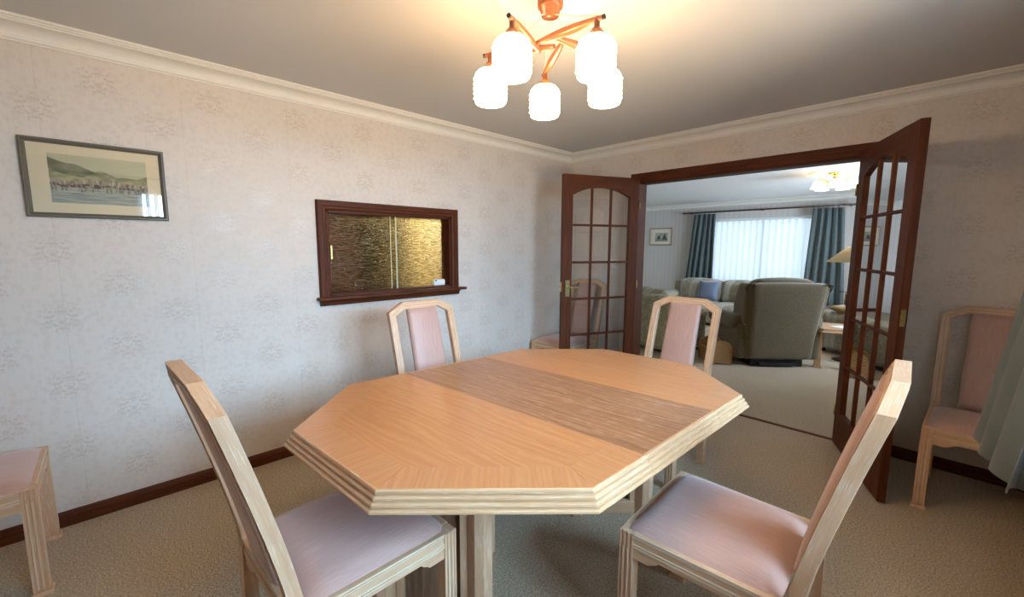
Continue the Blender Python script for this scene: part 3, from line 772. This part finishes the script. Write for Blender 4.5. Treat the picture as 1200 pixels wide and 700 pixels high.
def pedestal(cx, cy, rz):
    root = None; h0, h1 = .0, TZ-.056; s = .27; rot = Matrix.Rotation(rz, 3, 'Z')
    def tr(p): return rot @ Vector(p) + Vector((cx-TO.x, cy-TO.y, 0))
    mb = MB((0, 0, 1))
    for a in range(4):
        m = Matrix.Rotation(a*PI/2+PI/4, 3, 'Z')
        for q in (0,):
            # recessed panel of each face
            h = s/math.sqrt(2)*1.0
        mb.box((-h+.02, -h+.02, .05), (h-.02, h-.02, h1-.05)) if a == 0 else None
    mb.map(lambda p: Matrix.Rotation(PI/4, 3, 'Z') @ p).map(tr)
    root = mb.build('pedestal', 'oak_panel_shaded', tab)
    for a in range(4):
        m = Matrix.Rotation(a*PI/2, 3, 'Z')
        mb = MB((0, 0, 1))
        pr = [(s-.035, -.045), (s+.005, -.045), (s+.03, -.02), (s+.03, .02), (s+.005, .045), (s-.035, .045)]
        mb.prism(pr, h0, h1)
        mb.map(lambda p: m @ p).map(tr); mb.build('post', 'oak_chair', root, .002)
        h = s/math.sqrt(2); m2 = Matrix.Rotation(a*PI/2+PI/4, 3, 'Z')
        for (z0, z1) in ((0.0, .07), (h1-.08, h1)):
            mb = MB((0, 1, 0)); mb.box((h-.02, -h+.04, z0), (h+.008, h-.04, z1)); mb.map(lambda p: m2 @ p).map(tr); mb.build('rail', 'oak_chair', root, .002)
        for yy in (-h+.055, h-.085):
            mb = MB((0, 0, 1)); mb.box((h-.02, yy, .07), (h+.004, yy+.03, h1-.08)); mb.map(lambda p: m2 @ p).map(tr); mb.build('stile', 'oak_chair', root, .002)
pedestal(1.60, -2.84, R(2)); pedestal(1.70, -1.80, R(2))

# ================================================================== CHAIRS
Wb, Wt, ZC, HB, DT, XB, RK, HS, WF = .465, .26, 1.01, 1.065, .034, -.20, .15, .455, .50
def rake(z):
    t = (z-HS)/(HB-HS)
    if t <= 0: return XB - .0*t
    return XB - RK*t**1.2
def fluted(w, d, sides, nf=2, dep=.0035):
    """rectangle w(x) by d(y) with flutes on given sides: subset of '+x','-x','+y','-y'"""
    C = [(-w/2, -d/2), (w/2, -d/2), (w/2, d/2), (-w/2, d/2)]; S = ['-y', '+x', '+y', '-x']; N = [(0, 1), (-1, 0), (0, -1), (1, 0)]
    out = []
    for i in range(4):
        a = C[i]; c = C[(i+1) % 4]; out.append(a)
        if S[i] in sides:
            L = math.hypot(c[0]-a[0], c[1]-a[1]); gw = .0035
            for k in range(nf):
                m = .5+(k-(nf-1)/2)*.30
                for q, e in ((m-gw/L, 0), (m-gw*.4/L, dep), (m+gw*.4/L, dep), (m+gw/L, 0)):
                    out.append((a[0]+(c[0]-a[0])*q+N[i][0]*e, a[1]+(c[1]-a[1])*q+N[i][1]*e))
    return out
def make_chair(label, loc, rz, scale=1):
    t = thing('dining_chair', label, 'chair', loc, rz, 'limed oak dining chairs'); t.scale = (scale,)*3
    lw = .046; fx = XB+.455-lw/2+.003; fy = WF/2-lw/2
    for s in (1, -1):
        pr = fluted(lw, lw, ('+x', '+y' if s > 0 else '-y'), 3, .003)
        mb = MB((0, 0, 1)); mb.beam((fx, s*fy, .018), (fx, s*fy, HS-.002), pr, (1, 0, 0))
        lg = mb.build('leg', 'oak_chair', t)
        mb = MB((0, 0, 1))
        for q in (-.0075, .0075):
            mb.box((fx+lw/2-.001, s*fy+q-.0022, .03), (fx+lw/2+.002, s*fy+q+.0022, HS-.055))
            ya = s*(fy+lw/2); mb.box((fx+q-.0022, min(ya-s*.001, ya+s*.002), .03), (fx+q+.0022, max(ya-s*.001, ya+s*.002), HS-.055))
        mb.build('bead', 'oak_lime', lg)
        foot = rect(lw+.018, lw+.018); MB((0, 0, 1)).prism(foot, 0, .016, poly1=rect(lw+.010, lw+.010), to=lambda a, b_, c: (a+fx, b_+s*fy, c)).build('foot_block', 'oak_chair', lg)
        ry = Wb/2-.021; rx = XB-DT/2
        mb = MB((0, 0, 1)); mb.beam((rx-.004, s*ry, .012), (rx, s*ry, HS-.03), fluted(DT+.004, .042, ('+y' if s > 0 else '-y',), 2, .003), (1, 0, 0))
        lg = mb.build('leg', 'oak_chair', t)
        MB((0, 0, 1)).prism(rect(DT+.018, .054), 0, .014, poly1=rect(DT+.010, .048), to=lambda a, b_, c: (a+rx-.004, b_+s*ry, c)).build('foot_block', 'oak_chair', lg)
    # aprons with stepped brackets and beads
    def apron(p0, p1, out):
        p0 = Vector(p0); p1 = Vector(p1); L = (p1-p0).length; tdir = (p1-p0)/L; out = Vector(out)
        po = [(0, -.085), (.055, -.085), (.062, -.078), (.075, -.072), (.085, -.062), (L-.085, -.062), (L-.075, -.072), (L-.062, -.078), (L-.055, -.085), (L, -.085), (L, 0), (0, 0)]
        mb = MB(tdir)
        z = lambda a, b_, c: tuple(p0+tdir*a+out*c+Vector((0, 0, b_+HS)))
        mb.prism(po, -.022, 0, z, tdir)
        ap = mb.build('apron', 'oak_chair', t)
        mb = MB(tdir)
        for (za, zb) in ((-.005, 0), (-.0125, -.0085), (-.038, -.0335), (-.047, -.0425)):
            mb.prism([(0, za), (L, za), (L, zb), (0, zb)], 0, .0035, z, tdir)
        mb.build('bead', 'oak_lime', ap)
        return ap
    fo = lw/2; a0 = lw/2
    apron((fx+fo-.004, -fy+a0, 0), (fx+fo-.004, fy-a0, 0), (1, 0, 0))
    for s in (1, -1):
        P0 = Vector((XB+.002, s*(Wb/2-.003), 0)); P1 = Vector((fx-a0, s*(fy+fo-.004), 0)); d = (P1-P0).normalized(); o_ = Vector((d.y, -d.x, 0))*(-s)
        apron(P0, P1, o_)
    apron((XB-DT+.004, -Wb/2+.042, 0), (XB-DT+.004, Wb/2-.042, 0), (-1, 0, 0))
    # back frame, swept in the flat (y,z) plane then bent along the rake
    path = [(-Wb/2, HS-.03+ (ZC-HS+.03)*i/9) for i in range(10)] + [(-Wt/2, HB), (Wt/2, HB)] + [(Wb/2, ZC-(ZC-HS+.03)*i/9) for i in range(10)]
    d = DT; wv = .044
    pr = [(0, 0), (.004, 0), (.013, 0), (.015, -.003), (.017, 0), (.027, 0), (.029, -.003), (.031, 0), (wv-.003, 0), (wv, -.003), (wv, -d), (.031, -d), (.029, -d+.003), (.027, -d), (.017, -d), (.015, -d+.003), (.013, -d), (0, -d)]
    mb = MB((0, 0, 1)); mb.sweep([(0, y, z) for y, z in path], [(a, b_) for a, b_ in pr], (1, 0, 0))
    mb.map(lambda p: (p.x+rake(p.z), p.y, p.z)); bf = mb.build('back_frame', 'oak_chair', t)
    mb = MB((0, 0, 1))
    for a_ in (.014, .029):
        for b0, b1 in ((-.001, .0022), (-d-.0022, -d+.001)):
            mb.sweep([(0, y, z) for y, z in path[1:-1]], [(a_-.0018, b0), (a_+.0018, b0), (a_+.0018, b1), (a_-.0018, b1)], (1, 0, 0))
    mb.map(lambda p: (p.x+rake(p.z), p.y, p.z)); mb.build('bead', 'oak_lime', bf)
    # padded splat
    sw = .118
    rows = []
    N1, N2 = 12, 16
    for i in range(N2+1):
        z = HS+.022+(HB-.040-HS-.022)*i/N2; xr = rake(z); row = []
        for j in range(N1):
            a = 2*PI*j/N1; cx = math.copysign(abs(math.cos(a))**.35, math.cos(a)); cy = math.copysign(abs(math.sin(a))**.6, math.sin(a))
            row.append((xr-DT/2+.0+cy*(.028 if cy > 0 else .018), cx*(sw-.010*(i/N2)), z))
        rows.append(row)
    mb = MB((0, 0, 1)); mb.grid(rows, True, closed_v=True); mb.face(rows[-1], (0, 1, 0)); mb.face(rows[0][::-1], (0, 1, 0))
    mb.build('backrest', 'pink_silk', t)
    # seat cushion
    N = 14; rows = []
    for i in range(N+1):
        uu = -1+2*i/N; row = []
        for j in range(N+1):
            vv = -1+2*j/N
            hw = (WF/2*(uu+1)/2+Wb/2*(1-uu)/2)-.012
            e = lambda q: max(0, 1-abs(q)**5)
            z = HS-.004+.016*min(1, 6*(1-abs(uu)))*min(1, 6*(1-abs(vv)))+.022*(e(uu)*e(vv))**.7
            cr = 1-.02*(abs(uu)**8)*(abs(vv)**8)
            row.append((XB+.008+(.455-.02)*(uu*cr+1)/2, hw*vv*cr, z))
        rows.append(row)
    mb = MB((1, 0, 0)); mb.grid(rows, True); mb.build('seat', 'pink_silk', t)
    return t
c0 = make_chair('limed oak chair with pink backrest facing the camera, at the doorway side of the table', (1.737, -1.249, 0), R(-91))
dup(c0, (1.010, -2.325, 0), R(.3), 'limed oak chair with pink backrest below the serving hatch, tucked under the table')
dup(c0, (1.668, -3.262, 0), R(93), 'limed oak chair at the near left corner of the table, seen from behind', scale=1.035)
dup(c0, (2.545, -2.31, 0), R(182.5), 'limed oak chair at the near right of the table, seen side-on', scale=1.03)
dup(c0, (3.205, -.405, 0), R(-90), 'limed oak chair against the far wall beside the grey-green curtain')
dup(c0, (.30, -.395, 0), R(-90), 'limed oak chair in the room corner behind the left glazed door')
dup(c0, (.305, -4.29, 0), R(90), 'limed oak chair at the left edge of the picture by the skirting board')

# ================================================================== PICTURES
def vgrid(nx, ny, fn, x0, x1, z0, z1, to, name, parent):
    me = bpy.data.meshes.new(name); V = []; F = []; Cc = []
    for j in range(ny+1):
        for i in range(nx+1): V.append(to(x0+(x1-x0)*i/nx, z0+(z1-z0)*j/ny))
    for j in range(ny):
        for i in range(nx):
            a = j*(nx+1)+i; F.append((a, a+1, a+nx+2, a+nx+1)); Cc.append(fn((i+.5)/nx, (j+.5)/ny))
    me.from_pydata(V, [], F); ca = me.color_attributes.new('Col', 'FLOAT_COLOR', 'CORNER'); buf = []
    for c in Cc: buf += [c[0], c[1], c[2], 1]*4
    ca.data.foreach_set('color', buf); me.materials.append(MAT['print']); me.update()
    o = bpy.data.objects.new(name, me); COL.objects.link(o); o.parent = parent; return o
def nz(x, y, s=1): return mnoise.noise(Vector((x*s, y*s, 3.7)))
def lerp(a, c, t): t = max(0, min(1, t)); return tuple(a[i]+(c[i]-a[i])*t for i in range(3))
roofs = []
rg = random.Random(3)
for i in range(17): roofs.append((i/16+rg.uniform(-.02, .02), .40+rg.uniform(-.02, .035), rg.uniform(.06, .10), rg.uniform(.06, .09), rg.choice([(.26, .18, .10), (.36, .27, .17), (.14, .09, .055), (.30, .22, .13)])))
def village(x, y):
    c = lerp((.58, .52, .32), (.46, .42, .28), y*.6+nz(x, y, 3)*.4)               # sky wash
    r1 = .78-.16*x+.06*math.sin(x*7)+.06*nz(x, 0, 6)+(.14*max(0, 1-abs(x)/.22)); r2 = .66+.07*math.sin(x*11+2)+.07*nz(x, 5, 5)
    if y < r1: c = lerp((.13, .135, .075), (.26, .25, .14), .5+nz(x, y, 9))
    if y < r2-.03: c = lerp((.22, .215, .11), (.42, .38, .20), .5+nz(x, y, 14)+.6*(.6-y))
    if y < .36: 
        c = lerp((.46, .44, .33), (.18, .23, .22), .35+.9*nz(x*1.2, y*14, 5)+.35*(.3-y))
        if .25 < y and nz(x*40, y*4, 1) > .05: c = lerp(c, (.10, .08, .06), .6)
    for rx, ry, rw, rh, rc in roofs:
        if abs(x-rx) < rw-(y-ry)*.5 and ry-.01 < y < ry+rh: c = lerp(rc, (.55, .48, .38), .35+.9*nz(x*60, y*10, 1))
        elif abs(x-rx) < rw*.85 and ry-.05 < y <= ry-.01: c = (.10, .07, .05) if nz(x*50, y*5, 1) > -.1 else (.28, .22, .16)
    if abs(x-.30) < .02 and abs(y-.245) < .006: c = (.03, .03, .03)
    if abs(x-.302) < .004 and abs(y-.262) < .014: c = (.03, .03, .03)
    return c
pic = thing('picture', 'framed watercolour of thatched waterside houses below hills, left of the hatch', 'picture', (0, 0, 0))
PY0, PY1, PZ0, PZ1 = -4.003, -3.492, 1.542, 1.905
pf = [(0, 0), (.016, .0), (.022, .004), (.022, .010), (.016, .014), (.012, .020), (.009, .022), (0, .022)]
def frame(root, y0, y1, z0, z1, to, mat, k=1.0):
    cs = [(y0, z0), (y1, z0), (y1, z1), (y0, z1)]; dr = [(1, 1), (-1, 1), (-1, -1), (1, -1)]
    for i in range(4):
        a, c = cs[i], cs[(i+1) % 4]; da, dc = dr[i], dr[(i+1) % 4]
        A = [Vector(to(a[0]+da[0]*q*k, a[1]+da[1]*q*k, p_)) for p_, q in pf]; B = [Vector(to(c[0]+dc[0]*q*k, c[1]+dc[1]*q*k, p_)) for p_, q in pf]
        tt = (B[0]-A[0]).normalized(); mb = MB(tt); n = len(pf); mb.v += A+B
        for m in range(n):
            j = (m+1) % n; ids = [m, j, n+j, n+m]; mb.face([mb.v[q] for q in ids], tt, False, ids)
        mb.face(A[::-1]); mb.face(B); mb.build('frame_rail', mat, root)
frame(pic, PY0, PY1, PZ0, PZ1, lambda a, b_, c: (c+.001, a, b_), 'frame_grey')
MB().box((.002, PY0+.018, PZ0+.018), (.008, PY1-.018, PZ1-.018)).build('mount', 'mat_card', pic)
vgrid(170, 90, village, PY0+.085, PY1-.075, PZ0+.07, PZ1-.065, lambda a, b_: (.0085, a, b_), 'print', pic)
MB().box((.0095, PY0+.018, PZ0+.018), (.0105, PY1-.018, PZ1-.018)).build('glass', 'picture_glass', pic)
def ship(x, y):
    c = lerp((.34, .33, .26), (.45, .43, .34), .5+nz(x, y, 4))
    if y < .3: c = lerp((.20, .20, .16), (.32, .31, .25), .5+nz(x*2, y*20, 2))
    if (abs(x-.3) < .16-(y-.25)*.2 and .25 < y < .75+.3*nz(x, 0, 12)) or (abs(x-.75) < .2-(y-.2)*.25 and .2 < y < .85+.3*nz(x, 1, 12)): c = (.08, .085, .07)
    return c
for lab, x0, x1 in (('small framed print of ships on the lounge wall, whole through the doorway', -2.34, -1.77), ('small framed print on the lounge wall, half hidden by the door jamb', -3.17, -2.60)):
    p2 = thing('picture', lab, 'picture', (0, 0, 0), 0, 'small framed prints on the lounge wall')
    frame(p2, x0, x1, 1.45, 1.87, lambda a, b_, c: (a, LY1-.001-c, b_), 'frame_gold', 1.1)
    MB().box((x0+.02, LY1-.008, 1.47), (x1-.02, LY1-.002, 1.85)).build('mount', 'mat_cream', p2)
    vgrid(50, 34, ship, x0+.13, x1-.11, 1.545, 1.755, lambda a, b_: (a, LY1-.009, b_), 'print', p2)

# ---- light switches
def switch(loc, label):
    t = thing('light_switch', label, 'switch', loc)
    mb = MB(); mb.box((-.043, -.008, -.043), (.043, 0, .043)); mb.build('plate', 'white_plastic', t, .003)
    MB().box((-.012, -.012, -.012), (.012, -.008, .014)).build('rocker', 'white_plastic', t, .001)
switch((.585, 0, 1.24), 'white light switch on the wall seen through the left glazed door')
switch((2.76, 0, 1.22), 'white light switch on the wall behind the right glazed door')

# ================================================================== LOUNGE FURNITURE
def sofa(name, label, loc, rz, width, depth, backh, armh, mat, nc, seat_h=.42, armw=.2, backt=.2):
    t = thing(name, label, name.replace('_', ' ') if name != 'sofa' else 'sofa', loc, rz)
    w2 = width/2; d2 = depth/2
    MB().rbox((-d2+.02, -w2+.03, .05), (d2-.03, w2-.03, seat_h-.13), .03).build('base', mat, t)
    MB().rbox((-d2, -w2+.03, .08), (-d2+backt, w2-.03, backh-.02), .05).build('back', mat, t)
    for s in (-1, 1):
        yy = s*(w2-armw/2)
        mb = MB(); mb.rbox((-d2+.03, yy-armw/2+.02, .05), (d2-.02, yy+armw/2-.02, armh-.04), .03)
        mb.rbox((-d2+.02, yy-armw/2, armh-.17), (d2, yy+armw/2, armh), .085)
        mb.build('arm', mat, t)
    inner = width-2*armw
    for k in range(nc):
        y0 = -inner/2+inner*k/nc; y1 = y0+inner/nc
        MB().rbox((-d2+backt-.02, y0+.005, seat_h-.13), (d2+.01, y1-.005, seat_h+.02), .05, puff=.02).build('seat_cushion', 'floral_stripe', t)
        MB().rbox((-d2+backt-.03, y0+.005, seat_h+.02), (-d2+backt+.15, y1-.005, backh+.03), .07, puff=.03, warp=lambda p: (p.x-(p.z-seat_h)*.12, p.y, p.z)).build('back_cushion', 'floral_stripe', t)
    for sx in (-1, 1):
        for sy in (-1, 1): MB().box((sx*(d2-.09)-.025, sy*(w2-.1)-.025, 0), (sx*(d2-.09)+.025, sy*(w2-.1)+.025, .055)).build('leg', 'pole_wood', t)
    return t
sofa('sofa', 'floral and striped sofa facing the room below the lounge window', (.06, 4.35, 0), R(-90+2), 1.95, .85, .76, .56, 'floral', 2, .38)
sofa('sofa', 'floral sofa seen from behind through the doorway, left of the olive recliner', (-.16, 1.93, 0), R(90-12), 1.70, .78, .80, .58, 'floral', 2)
sofa('armchair', 'striped armchair beyond the lounge side table', (2.30, 3.42, 0), R(150), .86, .82, .74, .56, 'floral_stripe', 1)
def pillow(name, label, mat, loc, rot, s=.4, th=.13):
    mb = MB(); N = 12
    for sg in (1, -1):
        rows = []
        for i in range(N+1):
            row = []
            for j in range(N+1):
                a = -1+2*i/N; c = -1+2*j/N
                hgt = th/2*(max(0, 1-abs(a)**2.6)*max(0, 1-abs(c)**2.6))**.55
                pin = 1-.06*(1-abs(a))*(abs(c)**3)-.0
                row.append((sg*hgt, a*s/2*(1-.07*(1-c*c)), c*s/2*(1-.07*(1-a*a))))
            rows.append(row if sg > 0 else row[::-1])
        mb.grid(rows, True)
    o = mb.build(name, mat); o.location = loc; o.rotation_euler = rot
    return tag(o, label, 'cushion', None)
pillow('cushion', 'slate blue cushion leaning on the left half of the window sofa', 'blue_cushion', (-.14, 4.36, .60), (0, R(-16), R(-88)), .38, .14)
pillow('cushion', 'slate blue cushion on the window sofa partly behind the olive recliner', 'blue_cushion', (.60, 4.36, .60), (R(4), R(-16), R(-88)), .38, .14)
pillow('cushion', 'mustard patterned cushion on the striped armchair', 'mustard', (2.12, 3.25, .585), (0, R(80), R(160)), .36, .12)
# recliner, local facing +x
rc = thing('recliner', 'olive green wing-back recliner seen from behind in the lounge', 'armchair', (1.42, 2.14, 0), R(133))
def bw_(p):  # rake the back
    return (p.x-(max(0, p.z-.35))*.16, p.y*(1+.16*(p.z-.7)), p.z)
MB().rbox((-.36, -.40, .09), (.40, .40, .36), .03).build('base', 'olive', rc)
MB().rbox((-.40, -.41, .10), (-.24, .41, 1.0), .05, warp=bw_, puff=.012).build('back', 'olive', rc)
MB().rbox((-.32, -.34, .44), (-.10, .34, 1.035), .09, warp=bw_, puff=.03).build('back_cushion', 'olive', rc)
MB().rbox((-.12, -.30, .34), (.44, .30, .49), .06, puff=.02).build('seat_cushion', 'olive', rc)
for s in (-1, 1):
    mb = MB(); mb.rbox((-.36, s*.42-.06, .09), (.42, s*.42+.06, .52), .04); mb.rbox((-.34, s*.43-.10, .42), (.46, s*.43+.10, .62), .09); mb.build('arm', 'olive', rc)
    MB().rbox((-.38, s*.40-.045, .50), (-.04, s*.40+.045, 1.0), .045, warp=lambda p: (p.x-(max(0, p.z-.35))*.16-(.0 if p.x < -.3 else max(0, p.z-.75)*.45), p.y*(1+.16*(p.z-.7)), p.z)).build('wing', 'olive', rc)
mb = MB(); mb.box((-.33, -.30, .0), (.28, -.24, .05)); mb.box((-.33, .24, .0), (.28, .30, .05)); mb.box((-.33, -.30, .03), (-.28, .30, .085)); mb.box((.2, -.30, .03), (.25, .30, .085)); mb.box((-.38, -.22, .015), (-.3, .22, .05))
mb.build('mechanism', 'black_metal', rc, .004)
# wicker basket with arched ends
bk = thing('wicker_basket', 'small wicker basket with arched ends beside the olive recliner', 'basket', (1.05, 1.60, 0), R(40))
arc = [(-.13, .0), (.13, .0), (.13, .17)] + [(.13*math.cos(PI*q/8), .17+.10*math.sin(PI*q/8)) for q in range(1, 8)] + [(-.13, .17)]
for yy in (-.16, .145): MB().prism(arc, yy, yy+.015, lambda a, b_, c: (a, c, b_+.015)).build('end_panel', 'wicker', bk)
for xx in (-.13, .118): MB().box((xx, -.145, .02), (xx+.012, .145, .19)).build('side_panel', 'wicker', bk)
MB().box((-.12, -.145, .02), (.12, .145, .035)).build('bottom_panel', 'wicker', bk)
for yy in (-.165, .155):
    MB().tube([(.137*1.0, yy+.005, 0)] + [(.137*math.cos(PI*q/10), yy+.005, .185+.105*math.sin(PI*q/10)) for q in range(11)] + [(-.137, yy+.005, 0)], .008, 6).build('rim', 'wicker', bk)
# side table
st = thing('side_table', 'small oak side table with clipped corners beside the olive recliner', 'table', (2.10, 2.47, 0), R(20))
def oct_(a, c): return [(-a, -a+c), (-a+c, -a), (a-c, -a), (a, -a+c), (a, a-c), (a-c, a), (-a+c, a), (-a, a-c)]
MB((1, 0, 0)).prism(oct_(.26, .09), .455, .475, poly1=oct_(.255, .09)).build('top', 'oak_chair', st)
MB((1, 0, 0)).prism(oct_(.275, .095), .435, .455, poly1=oct_(.262, .09)).build('moulded_edge', 'oak_chair', st)
for sx in (-1, 1):
    for sy in (-1, 1):
        lg = MB((0, 0, 1)).beam((sx*.19, sy*.19, .015), (sx*.19, sy*.19, .435), fluted(.055, .055, ('+x', '-x', '+y', '-y'), 3, .004), (1, 0, 0)).build('leg', 'oak_chair', st)
        MB((0, 0, 1)).prism(rect(.075, .075), 0, .015, to=lambda a, b_, c: (a+sx*.19, b_+sy*.19, c)).build('foot_block', 'oak_chair', lg)
mb = MB(); mb.box((-.13, -.09, 0), (.13, .09, .004)); o = mb.build('paper', 'papers', loc=(2.20, 2.42, .4755)); o.rotation_euler = (0, 0, R(-25)); tag(o, 'white sheet of paper lying on the lounge side table', 'paper')
# floor lamp
fl = thing('floor_lamp', 'black floor lamp with cream coolie shade beside the right lounge curtain', 'lamp', (2.18, 2.86, 0))
MB().lathe([(0, 0), (.15, 0), (.15, .012), (.10, .022), (.03, .032), (.018, .05), (0, .05)], seg=28).build('base', 'black_metal', fl)
MB().tube([(0, 0, .04), (0, 0, 1.36)], .011, 10).build('pole', 'black_metal', fl)
MB().tube([(0, 0, 1.06), (0, 0, 1.15)], .014, 10).build('collar', 'brass', fl)
mb = MB(); mb.lathe([(.10, 1.42), (.30, 1.235), (.297, 1.233), (.097, 1.418)], seg=36); mb.build('lamp_shade', 'lampshade', fl)
for q in range(3):
    a = 2*PI*q/3; MB().tube([(0, 0, 1.36), (.10*math.cos(a), .10*math.sin(a), 1.415)], .003, 5).build('shade_spoke', 'brass', fl)
mb = MB(); mb.tube([(0, 0, .86), (-.12, .0, .86)], .004, 6); mb.lathe([(0, -.014), (.012, -.008), (.014, 0), (.012, .008), (0, .014)], (-.13, 0, .86), 12); mb.build('switch_arm', 'black_metal', fl)
